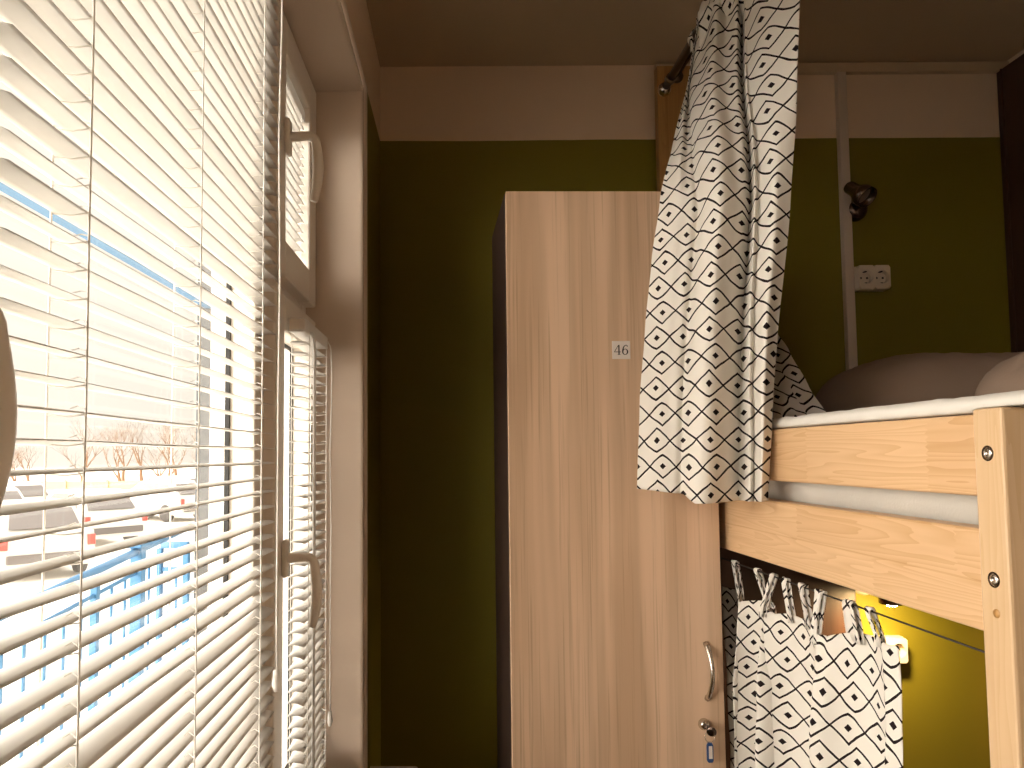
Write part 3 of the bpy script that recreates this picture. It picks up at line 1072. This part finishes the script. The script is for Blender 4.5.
T = Thing('curtain', 'long diamond-print curtain hanging bunched from the rod above the upper bunk', 'curtain', BED, (0.60, 1.45, 0.95),
          group='white curtains printed with black diamonds')
pn = T.part('panel', cloth_sheet(upper, 260, 160, 1.0, 1.0, upper_u), M['cloth'], smooth_=True, solid=0.0012, recalc=False)
T.part('panel', cloth_sheet(tail, 60, 80, 1.0, 1.0), M['cloth'], smooth_=True, solid=0.0012, recalc=False, label='darker end lying on the bunk')
for k in range(7):
    y = 1.27 + k * 0.066
    bm = bmesh.new()
    lay = bm.loops.layers.uv.new('UVMap')
    prev = None
    for i in range(15):
        a = -0.35 * PI + 1.7 * PI * i / 14
        r = 0.0125
        z = zr(y) + r * math.sin(a) if 0 < i < 14 else zr(y) - 0.030
        x = 0.62 + r * math.cos(a)
        row = [bm.verts.new((x, y - 0.013, z)), bm.verts.new((x, y + 0.013, z))]
        if prev:
            f = bm.faces.new((prev[0], prev[1], row[1], row[0]))
            for lp, q in zip(f.loops, ((0, i - 1), (1, i - 1), (1, i), (0, i))):
                lp[lay].uv = (q[0] * 0.026 + k * 0.03, q[1] * 0.008)
        prev = row
    T.part('loop', bm, M['cloth'], parent=pn, smooth_=True, solid=0.0012, recalc=False)

# lower curtain on a string under the side rail
ZS, XS = -0.2225, 0.617
T = Thing('curtain_string', 'thin black string stretched below the side rail of the upper bunk', 'string', BED, (XS, 1.4, ZS))
bm = bmesh.new()
tube(bm, [(XS, 0.8085, ZS - 0.001), (XS, 1.1, ZS), (XS, 1.5, ZS), (XS, 1.99, ZS)], 0.0013, 6)
T.part('cord', bm, M['black'], smooth_=True)
bm = bmesh.new()
lathe(bm, [(0, 0), (0.005, 0.001), (0.005, 0.003), (0, 0.004)], (XS, 0.8085, ZS - 0.001), (0, 1, 0), 10)
T.part('hook', bm, M['chrome'], smooth_=True)

LOOPS = [1.512, 1.405, 1.352, 1.296, 1.262, 1.178, 1.098, 1.045]


def low_y(px):
    return XS * 745.0 / (px - 430.0)


def low_top(y):
    d = min(abs(y - q) for q in LOOPS)
    base = interp([(0.97, -0.243), (1.05, -0.256), (1.12, -0.268), (1.2, -0.285), (1.3, -0.280), (1.55, -0.276)], y)
    return base - min(0.010, d * 0.22)


def lower(u, t):
    y = 1.600 + (0.990 - 1.600) * u
    zt = low_top(y)
    z = zt + (-1.06 - zt) * t
    ph = interp([(0, 0.0), (0.20, 0.55), (0.34, 1.15), (0.42, 1.75), (0.58, 2.25), (0.75, 2.75), (0.88, 3.20), (1.0, 3.75)], u) * 2 * PI
    amp = (0.032 + 0.012 * u) * (0.55 + 0.45 * min(1, t * 5))
    dx = amp * math.sin(ph + 0.5 + 0.5 * t)
    dy = 0.026 * math.sin(ph + 1.9 + 0.4 * t) * (0.4 + 0.6 * min(1, t * 6))
    n = 0.006 * noise.noise(Vector((u * 9, z * 5, 1))) + 0.003 * noise.noise(Vector((u * 30, z * 12, 6)))
    top = math.exp(-t * 25)
    dx += 0.006 * top * noise.noise(Vector((u * 26, 0, 2)))
    free = 1.0 - u ** 10
    tw = 0.0
    return (XS + dx * free + n + tw, y + dy * free, z)


acc, LOWT, p0 = 0.0, [], None
for i in range(301):                                              # pattern columns follow the folds of the cloth
    p1 = Vector(lower(i / 300, 0.35))
    if p0:
        acc += (0.74 + 0.46 * i / 300) * math.hypot(p1.x - p0.x, p1.y - p0.y) / 0.055
    p0 = p1
    LOWT.append(acc)
LOWU = lambda u, z: LOWT[int(round(u * 300))]
T = Thing('curtain', 'short diamond-print curtain hanging by tied loops below the bunk side rail', 'curtain', BED, (XS, 1.27, -0.3),
          group='white curtains printed with black diamonds')
pn = T.part('panel', cloth_sheet(lower, 300, 110, 1.0, 1.0, LOWU), M['cloth'], smooth_=True, solid=0.0012, recalc=False)
for k, y in enumerate(LOOPS):
    u = (1.600 - y) / 0.610
    base = Vector(lower(u, 0.012))
    wide = (0.020, 0.017, 0.017, 0.020, 0.016, 0.019, 0.026, 0.017)[k]
    bm = bmesh.new()
    lay = bm.loops.layers.uv.new('UVMap')
    zt = base.z
    lean = (0.000, 0.004, -0.006, 0.006, -0.020, 0.004, 0.0, 0.004)[k]
    path = [(base.x - 0.003, base.y, zt - 0.006)]
    for i in range(1, 6):
        a = i / 6
        path.append((base.x + (XS - base.x) * a - 0.004, base.y + (y + lean - base.y) * a, zt + (ZS - zt) * a))
    for i in range(7):
        a = -PI / 2 + PI * i / 6
        path.append((XS + 0.0035 * math.sin(a), y + lean, ZS + 0.0035 * math.cos(a) * 1.4))
    for i in range(1, 6):
        a = i / 6
        path.append((XS + (base.x - XS) * a + 0.004, y + lean + (base.y - y - lean) * a, ZS + (zt - ZS) * a))
    path.append((base.x + 0.003, base.y, zt - 0.006))
    prev = None
    m_ = len(path)
    for i, p in enumerate(path):
        a = abs(i - (m_ - 1) / 2) / ((m_ - 1) / 2)                 # 0 at the string, 1 at the hem
        w = wide * (1.0 - 0.55 * math.sin(min(1, a) * PI * 0.80) ** 1.5)
        if k in (6,):
            w = wide * (0.70 + 0.30 * a)
        row = []
        for q in range(5):
            b = -1 + q / 2
            fold = 0.004 * math.cos(b * 4.0 + k) * (1 - 0.5 * a)
            row.append(bm.verts.new((p[0] + fold, p[1] + b * w * 0.62, p[2])))
        if prev:
            for q in range(4):
                f = bm.faces.new((prev[q], prev[q + 1], row[q + 1], row[q]))
                for lp, (c, d) in zip(f.loops, ((q, i - 1), (q + 1, i - 1), (q + 1, i), (q, i))):
                    lp[lay].uv = (c * 0.010 + k * 0.021, path[d][2] + k * 0.017)
        prev = row
    T.part('loop', bm, M['cloth'], parent=pn, smooth_=True, solid=0.001, recalc=False)


# ------------------------------------------------------------------ wall lamps and sockets
def spot(label, x, z, lit):
    T = Thing('wall_lamp', label, 'lamp', ROOM, (x - 0.05, YB, z), group='reading spots on the back wall')
    bm = mklathe([(0, 0.030), (0.014, 0.029), (0.024, 0.024), (0.030, 0.012), (0.031, 0.0)], (x - 0.030, YB, z - 0.012), (0, -1, 0), 28)
    T.part('base', bm, M['darkmetal'] if not lit else M['plastic'], smooth_=True)
    bm = bmesh.new()
    if lit:
        tube(bm, [(x - 0.030, YB - 0.025, z - 0.012), (x - 0.042, YB - 0.08, z + 0.004), (x - 0.050, YB - 0.152, z + 0.024)], 0.0055, 10)
    else:
        tube(bm, [(x - 0.030, YB - 0.025, z - 0.012), (x - 0.048, YB - 0.045, z - 0.006), (x - 0.058, YB - 0.062, z + 0.012)], 0.0055, 10)
    T.part('arm', bm, M['darkmetal'], smooth_=True)
    bm = bmesh.new()
    if lit:
        o, ax = Vector((x - 0.050, YB - 0.165, z + 0.040)), Vector((0.05, 0.05, -1.0)).normalized()
    else:
        o, ax = Vector((x - 0.070, YB - 0.045, z + 0.042)), Vector((0.30, -0.62, -0.62)).normalized()
    lathe(bm, [(0.0, 0.0), (0.015, 0.001), (0.017, 0.006), (0.018, 0.030), (0.026, 0.046), (0.029, 0.052), (0.029, 0.074), (0.0265, 0.074), (0.0255, 0.055), (0.016, 0.044), (0.0, 0.043)], o, ax, 32)
    hd = T.part('lamp_head', bm, M['darkmetal'], smooth_=True)
    bm = mklathe([(0.0, 0.062), (0.015, 0.060), (0.0245, 0.054)] if not lit else [(0.0, 0.0815), (0.012, 0.080), (0.020, 0.076), (0.024, 0.068), (0.0245, 0.056)], o, ax, 28)
    T.part('bulb', bm, M['bulb'] if lit else M['bulb_off'], parent=hd, smooth_=True, label='glowing warm bulb' if lit else None)
    return T


spot('dark unlit metal reading spot on the green wall above the pillow', 1.186, 0.690, False)
spot('lit reading spot glowing on the yellow wall under the side rail', 1.166, -0.345, True)


def socket(label, x0, x1, z0, z1):
    T = Thing('power_socket', label, 'socket', ROOM, ((x0 + x1) / 2, YB, (z0 + z1) / 2), group='double power sockets on the back wall')
    bm = bmesh.new()
    xm, zc = (x0 + x1) / 2, (z0 + z1) / 2
    for xa, xb in ((x0, xm), (xm, x1)):
        cx, hw, hh = (xa + xb) / 2, (xb - xa) / 2, (z1 - z0) / 2
        rect, circ = [], []
        for i in range(32):
            a = 2 * PI * (i + 0.5) / 32
            m = max(abs(math.cos(a)) / hw, abs(math.sin(a)) / hh)
            rect.append((cx + math.cos(a) / m, zc + math.sin(a) / m))
            circ.append((cx + 0.0195 * math.cos(a), zc + 0.0195 * math.sin(a)))
        prism(bm, rect, YB - 0.038, YB - 0.020, hole=circ)
    box(bm, x0, x1, YB - 0.020, YB, z0, z1)
    pl = T.part('plate', bm, M['plastic'])
    for xa, xb in ((x0, xm), (xm, x1)):
        cx = (xa + xb) / 2
        bm = mklathe([(0.0192, 0.0165), (0.0178, 0.0165), (0.0172, 0.003), (0.0, 0.003)], (cx, YB - 0.020, zc), (0, -1, 0), 28)
        T.part('outlet', bm, M['plastic'], parent=pl)
        bm = bmesh.new()
        for q in (-1, 1):
            lathe(bm, [(0, 0.0009), (0.0030, 0.0009), (0.0030, 0.0)], (cx + q * 0.0085, YB - 0.0230, zc), (0, -1, 0), 12)
            box(bm, cx - 0.003, cx + 0.003, YB - 0.034, YB - 0.023, zc + q * 0.0160 - 0.0014, zc + q * 0.0160 + 0.0014)
        T.part('contacts', bm, M['black'], parent=pl, label='dark holes and earth clips')


socket('cream double power socket on the wall above the pillow', 1.140, 1.227, 0.448, 0.514)
socket('cream double power socket beside the lit spot under the bunk', 1.140, 1.230, -0.562, -0.497)

# dark panel along the right wall above the bunk
T = Thing('wall_panel', 'dark brown wooden panel on the right wall beside the upper bunk', 'panel', ROOM, (1.55, 1.4, -0.3))
T.part('board', mkbox(1.576, 1.599, 0.60, 2.040, -1.0, 1.078), M['darkwood'], bevel=0.003)
T.part('edge_strip', mkbox(1.572, 1.599, 2.040, 2.056, -1.0, 1.078), M['darkwood'], bevel=0.002)

# ------------------------------------------------------------------ outside: porch, car park, trees (WIN frame)
GZ = -2.30
struct('ground', mkbox(-140, -0.60, -30, 160, GZ - 0.3, GZ), M['snow'], WIN, origin=(-30, 30, GZ))
bm = bmesh.new()
NX, NY = 16, 30
g = [[bm.verts.new((-2.9 + 2.30 * i / NX, 0.6 + 4.6 * j / NY, -1.28 + 0.018 * noise.noise(Vector((i * 0.5, j * 0.5, 0))))) for j in range(NY + 1)] for i in range(NX + 1)]
for i in range(NX):
    for j in range(NY):
        bm.faces.new((g[i][j], g[i + 1][j], g[i + 1][j + 1], g[i][j + 1]))
e = bmesh.ops.extrude_face_region(bm, geom=bm.faces[:])
for v in e['geom']:
    if isinstance(v, bmesh.types.BMVert):
        v.co.z = GZ
struct('floor_porch', bm, M['snow'], WIN, origin=(-1.7, 3, GZ), smooth_=False)

T = Thing('porch_railing', 'blue metal railing along the snowy porch outside the window', 'railing', WIN, (-1.7, 3.5, -1.28))
zt = lambda y: -0.585 + (y - 2.7) * 0.075
for y in (2.15, 3.47, 3.93):
    r = 0.017 if y != 3.93 else 0.030
    T.part('post', mkbox(-1.7 - r, -1.7 + r, y - r, y + r, -1.29, zt(y) + (0.02 if y == 3.93 else 0.0)), M['bluepaint'], bevel=0.003)
bm = bmesh.new()
box(bm, -1.745, -1.655, 3.86, 4.00, zt(3.93) + 0.02, zt(3.93) + 0.045)
T.part('post_cap', bm, M['bluepaint'], bevel=0.006)
T.part('handrail', mktube([(-1.7, 1.6, zt(1.6)), (-1.7, 4.55, zt(4.55))], 0.020, 10), M['bluepaint'], smooth_=True)
T.part('lower_rail', mktube([(-1.7, 1.6, zt(1.6) - 0.11), (-1.7, 4.55, zt(4.55) - 0.11)], 0.010, 8), M['bluepaint'], smooth_=True)
T.part('bottom_rail', mktube([(-1.7, 1.6, -1.17), (-1.7, 4.55, -1.17)], 0.010, 8), M['bluepaint'], smooth_=True)
k = 0
y = 1.75
while y < 4.5:
    if min(abs(y - q) for q in (2.15, 3.47, 3.93)) > 0.05:
        T.part('baluster', mktube([(-1.7, y, zt(y) - 0.11), (-1.7, y, -1.17)], 0.0075, 6), M['bluepaint'])
    y += 0.145
T = Thing('porch_railing', 'blue cross railing at the end of the porch by the grey column', 'railing', WIN, (-1.9, 4.52, -1.28))
T.part('handrail', mkbox(-1.84, -1.67, 4.56, 4.60, -0.56, -0.52), M['bluepaint'], bevel=0.004)
T.part('lower_rail', mkbox(-1.84, -1.67, 4.57, 4.59, -0.70, -0.675), M['bluepaint'], bevel=0.003)
T.part('post', mkbox(-1.70, -1.665, 4.56, 4.60, -1.29, -0.56), M['bluepaint'], bevel=0.003)
T.part('post', mkbox(-1.86, -1.83, 4.56, 4.60, -1.29, -0.56), M['bluepaint'], bevel=0.003)
for q in range(2):
    x = -1.79 + q * 0.045
    T.part('baluster', mkbox(x - 0.006, x + 0.006, 4.575, 4.587, -1.29, -0.69), M['bluepaint'])

T = Thing('porch_column', 'grey-blue porch column seen through the right part of the blind', 'column', WIN, (-1.55, 4.72, -1.29))
T.part('shaft', mkbox(-1.68, -1.57, 4.70, 4.82, -1.29, 1.95), M['column'], bevel=0.006)
T.part('foot', mkbox(-1.71, -1.54, 4.67, 4.85, -1.29, -1.20), M['column'], bevel=0.006)
T = Thing('porch_canopy', 'blue-edged porch canopy crossing outside above the blind slats', 'canopy', WIN, (-1.2, 3.5, 1.4))
T.part('edge_beam', mkbox(-1.63, -1.57, 1.2, 4.90, 0.948, 0.968), M['bluepaint'], bevel=0.004)
T.part('upper_beam', mkbox(-1.63, -1.59, 1.2, 4.90, 1.378, 1.390), M['bluepaint'], bevel=0.003)
T.part('roof_sheet', mkbox(-1.66, -0.66, 1.2, 4.95, 1.95, 1.99), M['white_render'], bevel=0.004)
bm = bmesh.new()
NZ = 26
for k in range(NZ):
    z0, z1 = -1.28 + 3.3 * k / NZ, -1.28 + 3.3 * (k + 1) / NZ
    d = 0.012 * noise.noise(Vector((k * 0.9, 0, 0)))
    box(bm, -1.44 + d, -0.62, 4.80, 5.10, z0, z1)
struct('wall_outside', bm, M['white_render'], WIN, origin=(-1, 4.9, -1.28), bevel=0.004)


# cars in the snowy lot
def car(label, paint, x, y, rz, group='parked cars in the snowy lot'):
    T = Thing('car', label, 'car', WIN, (0, 0, 0), group=group)
    L, Wd = 4.1, 1.66
    side = [(-2.05, 0.28), (-2.05, 0.62), (-1.98, 0.86), (-1.72, 0.92), (-1.35, 1.38), (-0.9, 1.46), (0.25, 1.44), (0.85, 0.98), (1.75, 0.86), (2.03, 0.66), (2.05, 0.30)]
    lower = [(-2.05, 0.25), (-2.05, 0.62), (-1.98, 0.90), (0.95, 0.96), (1.75, 0.86), (2.03, 0.66), (2.05, 0.25)]
    bm = bmesh.new()
    rows = []
    for x_ in (-Wd / 2, -Wd / 2 + 0.04, Wd / 2 - 0.04, Wd / 2):
        rows.append([bm.verts.new((x_, a * (1.0 if abs(x_) < Wd / 2 else 0.985), b)) for a, b in lower])
    n = len(lower)
    for a, b in zip(rows, rows[1:]):
        for j in range(n):
            bm.faces.new((a[j], a[(j + 1) % n], b[(j + 1) % n], b[j]))
    bm.faces.new(rows[0])
    bm.faces.new(rows[-1])
    body = T.part('body', bm, M[paint], bevel=0.05)
    # cabin with inset glass
    cab = [(-1.80, 0.90), (-1.38, 1.36), (-0.95, 1.45), (0.20, 1.43), (0.92, 0.94)]
    bm = bmesh.new()
    rows = []
    for x_, k in ((-0.76, 0.0), (-0.62, 1.0), (0.62, 1.0), (0.76, 0.0)):
        rows.append([bm.verts.new(((x_ if b < 1.2 else math.copysign(0.60, x_)) if k == 0 else x_, a, b)) for a, b in cab])
    n = len(cab)
    for a, b in zip(rows, rows[1:]):
        for j in range(n):
            bm.faces.new((a[j], a[(j + 1) % n], b[(j + 1) % n], b[j]))
    bm.faces.new(rows[0])
    bm.faces.new(rows[-1])
    T.part('cabin', bm, M[paint], bevel=0.03)
    bm = bmesh.new()
    for s in (-1, 1):
        q = [(-1.45, 0.99), (-1.22, 1.30), (-0.55, 1.36), (0.12, 1.35), (0.62, 1.02)]
        vv = [bm.verts.new((s * ((0.745 - 0.14 * (b - 0.94) / 0.45)) + s * 0.02, a, b)) for a, b in q]
        bm.faces.new(vv if s > 0 else vv[::-1])
    for q in (((-1.765, 0.97), (-1.445, 1.32)), ((0.87, 1.00), (0.33, 1.37))):
        (a0, b0), (a1, b1) = q
        o = -0.025 if a0 < 0 else 0.025
        vv = [bm.verts.new(p) for p in ((-0.62, a0 + o, b0), (0.62, a0 + o, b0), (0.54, a1 + o, b1), (-0.54, a1 + o, b1))]
        bm.faces.new(vv)
    T.part('car_windows', bm, M['car_glass'], solid=0.01)
    for s in (-1, 1):
        bm = bmesh.new()
        box(bm, s * 0.78 - 0.10, s * 0.78 + 0.04, -2.075, -1.98, 0.62, 0.82) if s > 0 else box(bm, -0.82, -0.68, -2.075, -1.98, 0.62, 0.82)
        T.part('tail_light', bm, M['red'], bevel=0.01, label='red tail light')
    bm = bmesh.new()
    box(bm, -0.70, 0.70, -2.09, -2.02, 0.36, 0.52)
    T.part('bumper', bm, M['car_glass'], bevel=0.02)
    for s in (-1, 1):
        for yy in (-1.28, 1.30):
            bm = mklathe([(0, 0.10), (0.17, 0.10), (0.20, 0.085), (0.29, 0.09), (0.31, 0.06), (0.31, -0.08), (0, -0.08)], (s * 0.76, yy, 0.31), (s, 0, 0), 20)
            T.part('wheel', bm, M['tyre'], smooth_=True)
    place(T.o, x, y, rz)
    return T.o


def place(o, x, y, rz, z=GZ):
    o.location = (Matrix.Rotation(WIN, 3, 'Z') @ Vector((x, y, z))) + Vector((0, 0, H))
    o.rotation_euler = (0, 0, WIN + rz)


c0 = car('silver car with a red tail light parked nearest, outside the left window', 'car_silver', -9.1, 15.4, 0.75)
c1 = car('white snow-covered car parked behind the silver car', 'car_white', -10.4, 20.3, 0.9)
for i, (x, y, rz) in enumerate(((-6.6, 24.5, 1.0), (-14.6, 22.4, 0.9), (-7.6, 29.5, 1.1), (-16.5, 26.8, 1.0), (-11.2, 27.6, 1.1), (-13.2, 34.0, 1.1))):
    c = copy_tree(c1)
    c['label'] = 'snow-dusted car in the far rows of the parking lot'
    place(c, x, y, rz)


# bare trees beyond the lot, plain brown bark
def tree(seed, h):
    rnd = random.Random(seed)
    bm = bmesh.new()

    def grow(p, d, ln, r, depth):
        pts, rs = [p], [r]
        q = p.copy()
        dd = d.copy()
        for i in range(3):
            dd = (dd + Vector((rnd.gauss(0, 0.12), rnd.gauss(0, 0.12), rnd.gauss(0.05, 0.08)))).normalized()
            q = q + dd * ln / 3
            pts.append(q.copy())
            rs.append(r * (1 - 0.15 * (i + 1)))
        tube(bm, pts, rs, 5 if depth < 2 else 3, caps=False)
        if depth >= 5:
            return
        for k in range(rnd.choice((3, 3, 4))):
            a = rnd.uniform(0, 2 * PI)
            sp = rnd.uniform(0.35, 0.8)
            nd_ = (dd + Vector((math.cos(a) * sp, math.sin(a) * sp, rnd.uniform(-0.1, 0.35)))).normalized()
            b = pts[-1] if k else pts[2]
            grow(b.copy(), nd_, ln * rnd.uniform(0.62, 0.82), rs[-1] * 0.72, depth + 1)
    grow(Vector((0, 0, -0.1)), Vector((0, 0, 1)), h * 0.26, h * 0.026, 0)
    return bm


TREES = ((-21.0, 46.0, 1.0), (-17.6, 44.0, 0.85), (-24.4, 47.5, 1.05), (-19.4, 51.0, 1.15), (-27.2, 45.5, 0.8), (-15.9, 47.5, 0.95),
         (-22.8, 53.0, 1.2), (-29.6, 51.0, 0.9), (-18.2, 57.0, 1.2), (-26.0, 57.0, 1.2), (-14.2, 42.5, 0.8), (-31.5, 46.0, 0.7), (-18.6, 47.0, 1.1),
         (-16.8, 52.0, 1.3), (-16.0, 62.5, 1.4), (-15.4, 45.0, 1.1))
protos = [single('tree', tree(11 + k, 5.6), M['bark'], WIN, (0, 0, 0), 'bare brown tree beyond the parked cars', 'tree', 'bare trees beyond the car park') for k in range(3)]
for i, (x, y, s) in enumerate(TREES):
    o = protos[i] if i < 3 else protos[i % 3].copy()
    if i >= 3:
        COL.objects.link(o)
    o.location = (Matrix.Rotation(WIN, 3, 'Z') @ Vector((x, y, GZ))) + Vector((0, 0, H))
    o.rotation_euler = (0, 0, i * 1.9)
    o.scale = (s, s, s)
T = Thing('fence', 'low tan board fence far behind the parked cars', 'fence', WIN, (-27, 40, GZ))
T.part('boards', mkbox(-37, -17.5, 42.0, 42.08, GZ + 0.45, GZ + 0.95), M['fence'])
for k in range(9):
    x = -36.8 + k * 2.4
    T.part('post', mkbox(x - 0.06, x + 0.06, 41.92, 42.0, GZ, GZ + 1.05), M['fence'])
